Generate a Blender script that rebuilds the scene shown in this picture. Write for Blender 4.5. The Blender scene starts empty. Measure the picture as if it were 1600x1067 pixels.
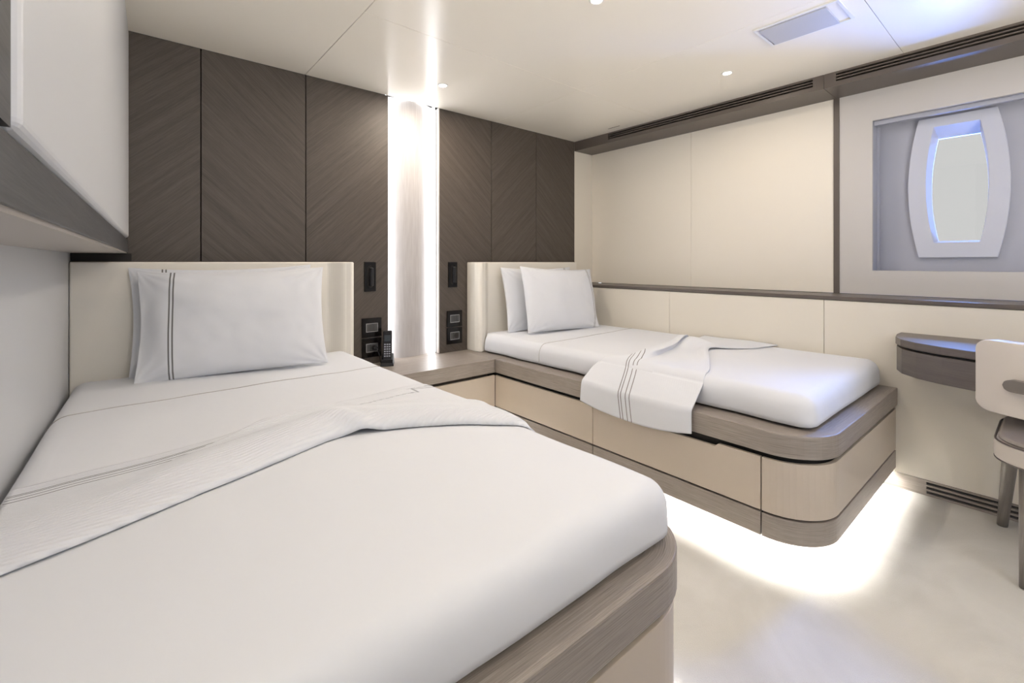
import bpy, bmesh, math, random
from mathutils import Vector, noise
random.seed(4)
C = bpy.context.scene
col = C.collection
PI = math.pi

# ------------------------------------------------------------------ camera
H = 1.10          # camera height, also the height of the headboard tops
cam_d = bpy.data.cameras.new('camera'); cam = bpy.data.objects.new('camera', cam_d); col.objects.link(cam)
cam.location = (0, 0, H); cam.rotation_euler = (PI/2, 0, math.radians(-40))
cam_d.sensor_width = 36; cam_d.lens = 36*714/1600; cam_d.shift_y = -123.5/1600; cam_d.clip_start = 0.02
C.camera = cam
C.view_settings.view_transform = 'Standard'; C.view_settings.look = 'None'
C.view_settings.gamma = 1; C.view_settings.use_curve_mapping = False
C.view_settings.exposure = 1.15

# ------------------------------------------------------------------ world and daylight
w = bpy.data.worlds.new('world'); C.world = w; w.use_nodes = True
bg = w.node_tree.nodes['Background']; bg.inputs[1].default_value = 1.0
# added fill: background glows warm below the horizon to lift the ceiling, cooler above
_t = w.node_tree; _c = _t.nodes.new('ShaderNodeTexCoord'); _s = _t.nodes.new('ShaderNodeSeparateXYZ'); _r = _t.nodes.new('ShaderNodeMapRange'); _m = _t.nodes.new('ShaderNodeMix')
_m.data_type = 'RGBA'; _m.clamp_result = False; _r.interpolation_type = 'SMOOTHSTEP'
_r.inputs['From Min'].default_value = -0.42; _r.inputs['From Max'].default_value = -0.02
_m.inputs['A'].default_value = (4.4, 4.15, 3.75, 1); _m.inputs['B'].default_value = (0.84, 0.90, 1.02, 1)
_t.links.new(_c.outputs['Generated'], _s.inputs[0]); _t.links.new(_s.outputs['Z'], _r.inputs['Value'])
_t.links.new(_r.outputs['Result'], _m.inputs['Factor']); _t.links.new(_m.outputs['Result'], bg.inputs[0])

def area(name, loc, target, size, power, color, shape='SQUARE', size_y=None, spread=PI):
    l = bpy.data.lights.new(name, 'AREA'); l.shape = shape; l.size = size; l.energy = power; l.color = color; l.spread = spread
    if size_y: l.size_y = size_y
    o = bpy.data.objects.new(name, l); col.objects.link(o); o.location = loc
    o.rotation_euler = (Vector(target)-Vector(loc)).to_track_quat('-Z', 'Y').to_euler()
    return o
area('sky_light', (4.25, 0.33, 2.42), (3.25, 0.33, 1.45), 0.6, 480, (0.10, 0.28, 1.0))
area('sky_light', (4.25, -0.50, 2.42), (3.25, -0.50, 1.45), 0.6, 480, (0.10, 0.28, 1.0))
# blue daylight thrown up off the water outside the hull, through the windows
area('sea_light', (4.25, 0.25, 0.55), (3.2, 0.25, 1.62), 0.7, 560, (0.07, 0.24, 1.0))
area('sea_light', (4.25, -0.55, 0.55), (3.2, -0.55, 1.62), 0.7, 560, (0.07, 0.24, 1.0))
CEIL = 2.136
LAMPS = [(1.407, 2.305), (2.507, 1.158), (1.415, 1.167), (0.35, 1.167), (0.35, 0.03), (1.415, 0.03), (2.507, 0.03)]
LAMP_W = [4.0, 1.5, 1.7] + [1.2, 0.4, 0.4, 0.3]  # last four downlights are out of view, added as fill
LAMP_COL = (1.0, 0.88, 0.74)

# ------------------------------------------------------------------ materials
def mat(name):
    m = bpy.data.materials.new(name); m.use_nodes = True
    return m, m.node_tree, m.node_tree.nodes['Principled BSDF']
def plain(name, c, rough=0.5, metal=0, spec=0.5, bump=None, var=0.0, sheen=0, coat=0):
    m, t, b = mat(name); N = t.nodes.new; L = t.links.new
    b.inputs['Base Color'].default_value = (*c, 1); b.inputs['Roughness'].default_value = rough
    b.inputs['Metallic'].default_value = metal; b.inputs['Specular IOR Level'].default_value = spec
    b.inputs['Sheen Weight'].default_value = sheen; b.inputs['Coat Weight'].default_value = coat
    if bump or var:
        tc = N('ShaderNodeTexCoord'); nz = N('ShaderNodeTexNoise'); nz.inputs['Scale'].default_value = bump[0] if bump else 30
        nz.inputs['Detail'].default_value = 6
        L(tc.outputs['Object'], nz.inputs['Vector'])
        if bump:
            bp = N('ShaderNodeBump'); bp.inputs['Strength'].default_value = bump[1]; bp.inputs['Distance'].default_value = bump[2]
            L(nz.outputs['Fac'], bp.inputs['Height']); L(bp.outputs['Normal'], b.inputs['Normal'])
        if var:
            mx = N('ShaderNodeMix'); mx.data_type = 'RGBA'
            mx.inputs['A'].default_value = (*[x*(1-var) for x in c], 1); mx.inputs['B'].default_value = (*[min(1, x*(1+var)) for x in c], 1)
            L(nz.outputs['Fac'], mx.inputs['Factor']); L(mx.outputs['Result'], b.inputs['Base Color'])
    return m
def emis(name, c, s):
    m, t, b = mat(name); b.inputs['Base Color'].default_value = (0.8, 0.8, 0.8, 1)
    b.inputs['Emission Color'].default_value = (*c, 1); b.inputs['Emission Strength'].default_value = s
    return m
def wood(name, dark, light, rough=0.42, fine=150, streak=0.5, bump=0.25):
    """brushed veneer: grain runs along U (metres)"""
    m, t, b = mat(name); N = t.nodes.new; L = t.links.new
    tc = N('ShaderNodeTexCoord')
    def nz(sx, sy, det, dist=0.0):
        mp = N('ShaderNodeMapping'); mp.inputs['Scale'].default_value = (sx, sy, 1); L(tc.outputs['UV'], mp.inputs['Vector'])
        n = N('ShaderNodeTexNoise'); n.inputs['Scale'].default_value = 1; n.inputs['Detail'].default_value = det
        n.inputs['Distortion'].default_value = dist; L(mp.outputs['Vector'], n.inputs['Vector']); return n
    a = nz(5, fine*2.2, 4); c = nz(0.9, 42, 5, 0.5); d = nz(18, fine*4, 2)
    m1 = N('ShaderNodeMath'); m1.operation = 'MULTIPLY_ADD'; m1.inputs[1].default_value = streak; L(c.outputs['Fac'], m1.inputs[0])
    m2 = N('ShaderNodeMath'); m2.operation = 'MULTIPLY_ADD'; m2.inputs[1].default_value = 0.55; L(a.outputs['Fac'], m2.inputs[0])
    m3 = N('ShaderNodeMath'); m3.operation = 'MULTIPLY'; m3.inputs[1].default_value = 0.45; L(d.outputs['Fac'], m3.inputs[0])
    L(m3.outputs[0], m2.inputs[2]); L(m2.outputs[0], m1.inputs[2])
    r = N('ShaderNodeMapRange'); half = (1+streak)/2
    r.inputs['From Min'].default_value = half-0.26; r.inputs['From Max'].default_value = half+0.26; L(m1.outputs[0], r.inputs['Value'])
    mx = N('ShaderNodeMix'); mx.data_type = 'RGBA'; mx.inputs['A'].default_value = (*dark, 1); mx.inputs['B'].default_value = (*light, 1)
    L(r.outputs['Result'], mx.inputs['Factor']); L(mx.outputs['Result'], b.inputs['Base Color'])
    b.inputs['Roughness'].default_value = rough
    bp = N('ShaderNodeBump'); bp.inputs['Strength'].default_value = bump; bp.inputs['Distance'].default_value = 0.001
    L(r.outputs['Result'], bp.inputs['Height']); L(bp.outputs['Normal'], b.inputs['Normal'])
    return m
def cloth(name, c, stripes=(), axis='Y', scol=(0.13, 0.13, 0.14), half=0.0012, rib=0, ribstr=0.3):
    """white bed linen; stripes are stitched rows at UV coordinate (metres)"""
    m, t, b = mat(name); N = t.nodes.new; L = t.links.new
    b.inputs['Roughness'].default_value = 0.85; b.inputs['Sheen Weight'].default_value = 0.15; b.inputs['Specular IOR Level'].default_value = 0.25
    tc = N('ShaderNodeTexCoord'); sp = N('ShaderNodeSeparateXYZ'); L(tc.outputs['UV'], sp.inputs[0])
    fac = None
    for s in stripes:
        m1 = N('ShaderNodeMath'); m1.operation = 'SUBTRACT'; L(sp.outputs[axis], m1.inputs[0]); m1.inputs[1].default_value = s
        m2 = N('ShaderNodeMath'); m2.operation = 'ABSOLUTE'; L(m1.outputs[0], m2.inputs[0])
        m3 = N('ShaderNodeMath'); m3.operation = 'LESS_THAN'; L(m2.outputs[0], m3.inputs[0]); m3.inputs[1].default_value = half
        if fac is None: fac = m3
        else:
            m4 = N('ShaderNodeMath'); m4.operation = 'MAXIMUM'; L(fac.outputs[0], m4.inputs[0]); L(m3.outputs[0], m4.inputs[1]); fac = m4
    b.inputs['Base Color'].default_value = (*c, 1)
    if fac:
        mx = N('ShaderNodeMix'); mx.data_type = 'RGBA'; mx.inputs['A'].default_value = (*c, 1); mx.inputs['B'].default_value = (*scol, 1)
        L(fac.outputs[0], mx.inputs['Factor']); L(mx.outputs['Result'], b.inputs['Base Color'])
    n = N('ShaderNodeTexNoise'); n.inputs['Scale'].default_value = 9; n.inputs['Detail'].default_value = 3; L(tc.outputs['Object'], n.inputs['Vector'])
    bp = N('ShaderNodeBump'); bp.inputs['Strength'].default_value = 0.25; bp.inputs['Distance'].default_value = 0.006; L(n.outputs['Fac'], bp.inputs['Height'])
    if rib:
        wv = N('ShaderNodeTexWave'); wv.bands_direction = 'Y'; wv.inputs['Scale'].default_value = rib; wv.inputs['Distortion'].default_value = 0.6
        wv.inputs['Detail'].default_value = 2; L(tc.outputs['UV'], wv.inputs['Vector'])
        b2 = N('ShaderNodeBump'); b2.inputs['Strength'].default_value = ribstr; b2.inputs['Distance'].default_value = 0.0015
        L(wv.outputs['Fac'], b2.inputs['Height']); L(bp.outputs['Normal'], b2.inputs['Normal']); bp = b2
    L(bp.outputs['Normal'], b.inputs['Normal'])
    return m

MT = {
 'panel': wood('dark_oak_veneer', (0.052, 0.041, 0.033), (0.108, 0.088, 0.073), rough=0.55, fine=80, streak=0.6, bump=0.35),
 'ledge': wood('grey_oak_veneer', (0.140, 0.118, 0.103), (0.41, 0.358, 0.312), rough=0.40, fine=190, streak=0.15, bump=0.4),
 'darkwood': wood('smoked_oak_veneer', (0.075, 0.062, 0.054), (0.155, 0.13, 0.115), rough=0.36, fine=150, streak=0.4),
 'fascia': plain('smoked_lacquer', (0.115, 0.095, 0.082), 0.42, bump=(60, 0.05, 0.001)),
 'ceil': plain('gloss_ceiling_lacquer', (0.92, 0.875, 0.79), 0.22, spec=0.45),
 'cream': plain('cream_leather_panel', (0.76, 0.71, 0.62), 0.5, bump=(260, 0.08, 0.0005), var=0.01),
 'greige': plain('greige_leather_panel', (0.84, 0.785, 0.69), 0.5, bump=(260, 0.08, 0.0005), var=0.01),
 'lining': plain('grey_window_lining', (0.58, 0.555, 0.53), 0.5, bump=(260, 0.08, 0.0005), var=0.01),
 'bandwood': wood('charcoal_oak_band', (0.040, 0.040, 0.043), (0.095, 0.094, 0.098), rough=0.4, fine=60, streak=0.6),
 'white_pad': plain('white_leather_pad', (0.61, 0.62, 0.645), 0.42, bump=(220, 0.08, 0.0005), var=0.01),
 'head': plain('ivory_leather', (0.83, 0.79, 0.715), 0.5, bump=(220, 0.1, 0.0005), var=0.01),
 'drawer': plain('taupe_lacquer', (0.53, 0.458, 0.378), 0.38, spec=0.4, var=0.01),
 'bronze': plain('bronze_edge', (0.11, 0.085, 0.065), 0.4, metal=0.3),
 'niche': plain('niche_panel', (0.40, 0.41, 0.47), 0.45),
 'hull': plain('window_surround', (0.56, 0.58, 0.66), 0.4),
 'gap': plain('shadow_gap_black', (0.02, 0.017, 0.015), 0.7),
 'carpet': None,
 'black': plain('black_metal', (0.008, 0.008, 0.009), 0.5, spec=0.2),
 'glassblack': plain('black_glass', (0.006, 0.005, 0.005), 0.1, spec=0.3),
 'tube': plain('anodised_black_tube', (0.012, 0.012, 0.014), 0.35, spec=0.3),
 'chrome': plain('satin_chrome', (0.55, 0.55, 0.56), 0.3, metal=1),
 'rocker': plain('dark_grey_rocker', (0.055, 0.055, 0.055), 0.4),
 'phone': plain('black_phone_plastic', (0.010, 0.010, 0.013), 0.35, spec=0.3),
 'key': plain('pale_keys', (0.35, 0.36, 0.42), 0.4),
 'screen': plain('phone_screen', (0.05, 0.06, 0.07), 0.15),
 'trimwhite': plain('white_trim', (0.80, 0.79, 0.77), 0.35),
 'vent': plain('grey_vent_panel', (0.52, 0.52, 0.53), 0.5),
 'chairfab': plain('beige_chair_leather', (0.60, 0.55, 0.50), 0.5, bump=(180, 0.1, 0.0005)),
 'seatfab': plain('taupe_seat_fabric', (0.36, 0.32, 0.285), 0.6, bump=(180, 0.1, 0.0006)),
 'pipe': plain('dark_piping', (0.12, 0.10, 0.09), 0.6),
 'legwood': wood('chair_leg_oak', (0.10, 0.088, 0.08), (0.24, 0.215, 0.19), rough=0.35, fine=200),
 'led_white': emis('led_white', (1.0, 0.97, 0.93), 58),
 'led_cove': emis('led_cove', (0.95, 0.97, 1.0), 7.0),
 'lens': emis('downlight_lens', (1.0, 0.93, 0.82), 12),
}
# silk carpet
m, t, b = mat('silk_carpet'); N = t.nodes.new; L = t.links.new
tc = N('ShaderNodeTexCoord'); n1 = N('ShaderNodeTexNoise'); n1.inputs['Scale'].default_value = 2.6; n1.inputs['Detail'].default_value = 5; n1.inputs['Distortion'].default_value = 1.4
n2 = N('ShaderNodeTexNoise'); n2.inputs['Scale'].default_value = 320; n2.inputs['Detail'].default_value = 2
L(tc.outputs['Object'], n1.inputs['Vector']); L(tc.outputs['Object'], n2.inputs['Vector'])
rp = N('ShaderNodeValToRGB'); rp.color_ramp.elements[0].position = 0.32; rp.color_ramp.elements[1].position = 0.66
rp.color_ramp.elements[0].color = (0.54, 0.52, 0.48, 1); rp.color_ramp.elements[1].color = (0.63, 0.61, 0.57, 1)
L(n1.outputs['Fac'], rp.inputs['Fac']); L(rp.outputs['Color'], b.inputs['Base Color'])
b.inputs['Roughness'].default_value = 0.95; b.inputs['Sheen Weight'].default_value = 0.3; b.inputs['Specular IOR Level'].default_value = 0.1
bp = N('ShaderNodeBump'); bp.inputs['Strength'].default_value = 0.5; bp.inputs['Distance'].default_value = 0.003
L(n2.outputs['Fac'], bp.inputs['Height']); L(bp.outputs['Normal'], b.inputs['Normal']); MT['carpet'] = m
# striated pale backing of the lit niche
m, t, b = mat('striated_wallpaper'); N = t.nodes.new; L = t.links.new
tc = N('ShaderNodeTexCoord'); mp = N('ShaderNodeMapping'); mp.inputs['Scale'].default_value = (160, 160, 7); L(tc.outputs['Object'], mp.inputs['Vector'])
n1 = N('ShaderNodeTexNoise'); n1.inputs['Scale'].default_value = 1; n1.inputs['Detail'].default_value = 6; L(mp.outputs['Vector'], n1.inputs['Vector'])
rp = N('ShaderNodeValToRGB'); rp.color_ramp.elements[0].position = 0.3; rp.color_ramp.elements[1].position = 0.7
rp.color_ramp.elements[0].color = (0.47, 0.445, 0.445, 1); rp.color_ramp.elements[1].color = (0.56, 0.54, 0.54, 1)
L(n1.outputs['Fac'], rp.inputs['Fac']); L(rp.outputs['Color'], b.inputs['Base Color']); b.inputs['Roughness'].default_value = 0.55; MT['wallpaper'] = m
# window pane
m, t, b = mat('window_glass'); N = t.nodes.new; L = t.links.new
tr = N('ShaderNodeBsdfTransparent'); tr.inputs[0].default_value = (0.325, 0.305, 0.265, 1); gl = N('ShaderNodeBsdfGlossy'); gl.inputs['Roughness'].default_value = 0.02; fr = N('ShaderNodeFresnel'); fr.inputs['IOR'].default_value = 1.45
ms = N('ShaderNodeMixShader'); L(fr.outputs[0], ms.inputs[0]); L(tr.outputs[0], ms.inputs[1]); L(gl.outputs[0], ms.inputs[2]); L(ms.outputs[0], t.nodes['Material Output'].inputs['Surface']); MT['glass'] = m
WHITE = (0.72, 0.735, 0.775)
MT['sheet'] = cloth('white_sheet', WHITE)
MT['stitch'] = plain('grey_stitching', (0.42, 0.40, 0.39), 0.8)
MT['pillow_double'] = cloth('pillowcase_two_rows', WHITE, (0.118, 0.131), 'X', half=0.0028, scol=(0.17, 0.17, 0.17))
MT['pillow_fine'] = cloth('pillowcase_fine_rows', WHITE, (0.066, 0.079), 'X', half=0.0028, scol=(0.33, 0.32, 0.31))
MT['throw'] = cloth('ribbed_throw', WHITE, (0.040, 0.047, 0.062, 0.077), 'Y', half=0.0016, rib=32, ribstr=0.9)
MT['throw2'] = cloth('ribbed_throw_far', WHITE, (0.000, 0.014, 0.040, 0.062), 'Y', half=0.0022, scol=(0.2, 0.19, 0.19), rib=30, ribstr=0.15)

# ------------------------------------------------------------------ mesh helpers
class MB:
    def __init__(s): s.v = []; s.f = []; s.uv = []; s.sm = []
    def face(s, pts, uvs=None, smooth=False):
        i = len(s.v); s.v += [tuple(p) for p in pts]; s.f.append(tuple(range(i, i+len(pts)))); s.uv.append(uvs or [(0, 0)]*len(pts)); s.sm.append(smooth)
    def grid(s, P, UV=None, smooth=True, wrap_i=False, wrap_j=False, flip=False):
        ni, nj = len(P), len(P[0]); base = len(s.v)
        for r in P: s.v += [tuple(p) for p in r]
        for i in range(ni if wrap_i else ni-1):
            for j in range(nj if wrap_j else nj-1):
                q = [(i, j), (i+1, j), (i+1, j+1), (i, j+1)]
                if flip: q.reverse()
                s.f.append(tuple(base+(a % ni)*nj+(b_ % nj) for a, b_ in q))
                if UV: s.uv.append([UV[a % ni][b_ % nj] for a, b_ in q])
                else: s.uv.append([(0, 0)]*4)
                s.sm.append(smooth)
    def box(s, x0, x1, y0, y1, z0, z1, g='y', ang=None):
        """g = world axis the grain follows; ang = grain angle in the face plane (radians) for wall panels"""
        V = [(x, y, z) for x in (x0, x1) for y in (y0, y1) for z in (z0, z1)]
        base = len(s.v); s.v += V
        F = [((0, 1, 3, 2), 'x'), ((4, 6, 7, 5), 'x'), ((0, 4, 5, 1), 'y'), ((2, 3, 7, 6), 'y'), ((0, 2, 6, 4), 'z'), ((1, 5, 7, 3), 'z')]
        ax = {'x': 0, 'y': 1, 'z': 2}
        for q, n in F:
            rest = [a for a in 'xyz' if a != n]
            u = g if g in rest else rest[0]; v = [a for a in rest if a != u][0]
            uvs = []
            for k in q:
                a, b_ = V[k][ax[u]], V[k][ax[v]]
                if n == 'y' and ang is not None:
                    X, Z = V[k][0], V[k][2]; a = X*math.cos(ang)+Z*math.sin(ang); b_ = -X*math.sin(ang)+Z*math.cos(ang)
                uvs.append((a+0.37*ax[n], b_+0.61*ax[n]))
            s.f.append(tuple(base+k for k in q)); s.uv.append(uvs); s.sm.append(False)
    def prism(s, poly, z0, z1, g='y', smooth=False):
        n = len(poly); acc = 0
        a = sum(poly[i][0]*poly[(i+1) % n][1]-poly[(i+1) % n][0]*poly[i][1] for i in range(n))
        if a < 0: poly = poly[::-1]
        base = len(s.v)
        s.v += [(x, y, z0) for x, y in poly]+[(x, y, z1) for x, y in poly]
        uvt = [((y, x) if g == 'y' else (x, y)) for x, y in poly]
        s.f.append(tuple(base+n+i for i in range(n))); s.uv.append(uvt); s.sm.append(False)
        s.f.append(tuple(base+i for i in range(n-1, -1, -1))); s.uv.append(uvt[::-1]); s.sm.append(False)
        for i in range(n):
            j = (i+1) % n; l = math.dist(poly[i], poly[j])
            s.f.append((base+i, base+j, base+n+j, base+n+i)); s.uv.append([(acc, z0), (acc+l, z0), (acc+l, z1), (acc, z1)]); s.sm.append(smooth); acc += l
    def sweep(s, path, prof, side=1, smooth=False, u0=0.0):
        """prof: closed list of (inward offset, z) swept along the plan path"""
        n = len(path); P = []; UV = []; acc = u0
        pl = [0]
        for k in range(1, len(prof)+1): pl.append(pl[-1]+math.dist(prof[k-1], prof[k % len(prof)]))
        for i, p in enumerate(path):
            a = Vector(path[max(i-1, 0)]); c = Vector(path[min(i+1, n-1)]); p = Vector(p)
            d1 = (p-a).normalized() if i else (c-p).normalized(); d2 = (c-p).normalized() if i < n-1 else d1
            d = (d1+d2).normalized(); k = 1/max(0.5, d.dot(d1)); nr = Vector((-d.y, d.x))*side*k
            if i: acc += (p-Vector(path[i-1])).length
            row = [(p.x+nr.x*o, p.y+nr.y*o, z) for o, z in prof]; row.append(row[0])
            P.append(row); UV.append([(acc, q) for q in pl])
        s.grid(P, UV, smooth=smooth)
        for row, fl in ((P[0][:-1], False), (P[-1][:-1], True)):
            s.face(row[::-1] if fl else row, [(q[0], q[2]) for q in (row[::-1] if fl else row)])
    def tube(s, pts, r, n=10, cap=True, r2=None):
        pts = [Vector(p) for p in pts]; P = []; UV = []; acc = 0
        for i, p in enumerate(pts):
            d = (pts[min(i+1, len(pts)-1)]-pts[max(i-1, 0)]).normalized()
            a = d.cross(Vector((0, 0, 1)) if abs(d.z) < 0.9 else Vector((1, 0, 0))).normalized(); b_ = d.cross(a)
            if i: acc += (p-pts[i-1]).length
            rr = r if r2 is None else r+(r2-r)*i/(len(pts)-1)
            P.append([p+(a*math.cos(2*PI*k/n)+b_*math.sin(2*PI*k/n))*rr for k in range(n)]); UV.append([(acc, k*2*PI*rr/n) for k in range(n)])
        s.grid(P, UV, wrap_j=True)
        if cap: s.face(P[0][::-1]); s.face(P[-1])
    def disc(s, c, r, z0, z1, n=24):
        s.prism([(c[0]+r*math.cos(2*PI*k/n), c[1]+r*math.sin(2*PI*k/n)) for k in range(n)], z0, z1)
    def build(s, name, material, parent=None, bevel=0, seg=2, recalc=True, subsurf=0, solid=0):
        off = Vector((0, 0, 0)); p = parent
        while p: off += p.location; p = p.parent
        me = bpy.data.meshes.new(name); me.from_pydata([tuple(Vector(v)-off) for v in s.v], [], s.f)
        uvl = me.uv_layers.new(name='UVMap'); k = 0
        for f in s.uv:
            for uv in f: uvl.data[k].uv = uv; k += 1
        for pl, smv in zip(me.polygons, s.sm): pl.use_smooth = smv
        bm = bmesh.new(); bm.from_mesh(me)
        bmesh.ops.remove_doubles(bm, verts=bm.verts, dist=1e-5)
        if recalc: bmesh.ops.recalc_face_normals(bm, faces=bm.faces)
        bm.to_mesh(me); bm.free()
        if material: me.materials.append(MT[material] if isinstance(material, str) else material)
        o = bpy.data.objects.new(name, me); col.objects.link(o); o.parent = parent
        if bevel:
            b_ = o.modifiers.new('bevel', 'BEVEL'); b_.width = bevel; b_.segments = seg; b_.limit_method = 'ANGLE'; b_.angle_limit = math.radians(40)
            b_.harden_normals = False
        if solid:
            q = o.modifiers.new('solid', 'SOLIDIFY'); q.thickness = solid; q.offset = 1
        if subsurf:
            q = o.modifiers.new('sub', 'SUBSURF'); q.levels = q.render_levels = subsurf
        return o
def Box(*a, **k):
    m_ = MB(); m_.box(*a, **k); return m_
def empty(name, loc=(0, 0, 0)):
    o = bpy.data.objects.new(name, None); col.objects.link(o); o.location = loc; o.empty_display_size = 0.1; return o
def tag(o, label=None, cat=None, group=None, kind=None):
    if label: o['label'] = label
    if cat: o['category'] = cat
    if group: o['group'] = group
    if kind: o['kind'] = kind
    return o
def thing(name, loc, label, cat, group=None): return tag(empty(name, loc), label, cat, group)
def structure(o, label=None): o['kind'] = 'structure'; return tag(o, label)
def arc(cx, cy, r, a0, a1, n=12): return [(cx+r*math.cos(a0+(a1-a0)*k/n), cy+r*math.sin(a0+(a1-a0)*k/n)) for k in range(n+1)]
def sstep(a, b_, x):
    t_ = min(1, max(0, (x-a)/(b_-a))); return t_*t_*(3-2*t_)
def lerp(tab, x):
    if x <= tab[0][0]: return tab[0][1]
    for (a, p), (b_, q) in zip(tab, tab[1:]):
        if x <= b_:
            t_ = (x-a)/(b_-a); t_ = t_*t_*(3-2*t_); return p+(q-p)*t_
    return tab[-1][1]

YB = 2.668; XL = 2.887; XU = 3.17; YR = -1.5     # back wall, lower hull wall, upper hull wall, rear end of what is built
def wall_x(y): return -0.188-0.033*(2.59-y)      # the left wall runs slightly askew

# ------------------------------------------------------------------ the room
f = Box(-0.6, 3.4, YR, 2.9, -0.05, 0.0).build('floor', 'carpet'); structure(f, 'pale silk carpet floor')
wq = Box(-0.3, 1.35, -0.62, -0.55, 0, 1.0).build('wall_rear', 'darkwood'); structure(wq, 'low dark oak partition')  # unseen partition, added to keep background fill off the near bed's foot
Box(-0.3, 1.35, -0.64, -0.53, 1.0, 1.02).build('cap_rail', 'darkwood', wq)
Box(1.75, 3.30, -1.47, -1.42, 0, CEIL).build('full_height_panel', 'greige', wq)  # unseen tall panel, added to cut background fill on the right ceiling
# ceiling in lacquered panels
cl = Box(-0.6, 3.4, YR, YB+0.12, CEIL+0.03, CEIL+0.08).build('ceiling', 'gap'); structure(cl, 'glossy cream ceiling panels')
g = 0.001
def cpanel(x0, x1, y0, y1): Box(x0+g, x1-g, y0+g, y1-g, CEIL, CEIL+0.03).build('panel', 'ceil', cl, bevel=0.001, seg=1)
cpanel(-0.6, 0.747, YR, YB); cpanel(0.747, 2.08, YR, 0.488); cpanel(0.747, 2.08, 0.488, 1.843); cpanel(0.747, 2.08, 1.843, YB)
cpanel(2.08, 3.0, YR, 0.488); cpanel(2.08, 3.0, 0.488, 1.843); cpanel(2.08, 3.0, 1.843, YB)

# back wall with chevron oak panels either side of a lit recess
wb = Box(-0.6, 3.4, YB+0.115, YB+0.2, 0, CEIL+0.08).build('wall_back', 'gap'); structure(wb, 'back wall clad in dark chevron oak panels')
A = math.radians(43); g = 0.0022
for x0, x1, an in ((-0.30, 0.269, A), (0.269, 0.751, -A), (0.751, 1.237, A), (1.594, 2.043, -A), (2.043, 2.492, A), (2.492, 2.943, -A)):
    q = Box(x0+g, x1-g, YB, YB+0.115, 0.3, CEIL-0.0, ang=an).build('wood_panel', 'panel', wb, bevel=0.0015, seg=1)
Box(2.943, 3.25, YB, YB+0.115, 0.3, CEIL).build('end_panel', 'cream', wb)
Box(1.594, 1.600, YB-0.003, YB+0.02, 0.49, CEIL).build('edge_strip', plain('pale_edge_strip', (0.55, 0.52, 0.48), 0.35, metal=0.4), wb)
# curved pale backing, bowed toward the room
P = []; nn = 20
for k in range(nn+1):
    x = 1.238+(1.593-1.238)*k/nn; c = 1-((k/nn-0.5)*2)**2
    P.append([(x, YB+0.092-0.062*c, 0.487), (x, YB+0.092-0.062*c, CEIL+0.02)])
mb = MB(); mb.grid(P); mb.grid([[ (p[0][0], YB+0.11, z) for z in (0.487, CEIL+0.02)] for p in P], flip=True)
mb.build('recess_backing', 'wallpaper', wb, recalc=False)
for xa in (1.2385, 1.5885):
    Box(xa, xa+0.004, YB+0.045, YB+0.088, 0.49, CEIL+0.02).build('led_strip', 'led_cove', wb)
Box(1.25, 1.58, YB+0.03, YB+0.04, CEIL+0.018, CEIL+0.026).build('led_strip', 'led_cove', wb)

# left wall: padded white leather
def skew_box(mb, d0, d1, y0, y1, z0, z1):
    V = [(wall_x(y)+d, y, z) for d in (d0, d1) for y in (y0, y1) for z in (z0, z1)]
    base = len(mb.v); mb.v += V
    for q in ((0, 1, 3, 2), (4, 6, 7, 5), (0, 4, 5, 1), (2, 3, 7, 6), (0, 2, 6, 4), (1, 5, 7, 3)):
        mb.f.append(tuple(base+k for k in q)); mb.sm.append(False)
        mb.uv.append([(V[k][1], V[k][2]+V[k][0]) for k in q])
mb = MB(); skew_box(mb, -0.10, 0.0, YR, YB, 0, CEIL); wl = mb.build('wall_left', 'white_pad'); structure(wl, 'white padded leather left wall')

# right hull wall: lower lining, ledge rail, upper lining
wr = Box(XL+0.015, XL+0.06, YR, YB, 0.07, 0.898).build('wall_right', 'gap'); structure(wr, 'right hull wall with cream lower lining and greige upper lining')
for y0, y1 in ((YR, 0.81), (0.81, 1.734), (1.734, YB)):
    Box(XL, XL+0.015, y0+0.001, y1-0.001, 0.073, 0.897).build('lower_panel', 'cream', wr, bevel=0.001, seg=1)
for y0, y1 in ((0.84, 1.728), (1.728, YB)):
    Box(XU, XU+0.02, y0+0.001, y1-0.001, 0.922, 2.06).build('upper_panel', 'greige', wr, bevel=0.001, seg=1)
# window lining with the niche opening
NY0, NY1, NZ0, NZ1 = -0.83, 0.659, 1.055, 1.889
mb = MB()
mb.box(XU, XU+0.02, NY1, 0.812, 0.922, 2.06); mb.box(XU, XU+0.02, YR, NY0, 0.922, 2.06)
mb.box(XU, XU+0.02, NY0, NY1, 0.922, NZ0); mb.box(XU, XU+0.02, NY0, NY1, NZ1, 2.06)
mb.build('window_lining', 'lining', wr)
mb = MB()
mb.box(XU+0.02, XU+0.127, NY1, NY1+0.02, NZ0-0.02, NZ1+0.02); mb.box(XU+0.02, XU+0.127, NY0-0.02, NY0, NZ0-0.02, NZ1+0.02)
mb.box(XU+0.02, XU+0.127, NY0, NY1, NZ0-0.02, NZ0); mb.box(XU+0.02, XU+0.127, NY0, NY1, NZ1, NZ1+0.02)
mb.build('niche_reveal', 'niche', wr)
Box(XU+0.03, XU+0.055, NY0+0.002, NY1-0.002, NZ1-0.022, NZ1-0.001).build('blind_case', 'niche', wr)
Box(XU+0.10, XU+0.112, NY1-0.012, NY1-0.0005, NZ0, NZ1-0.022).build('blind_guide', 'niche', wr)
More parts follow.
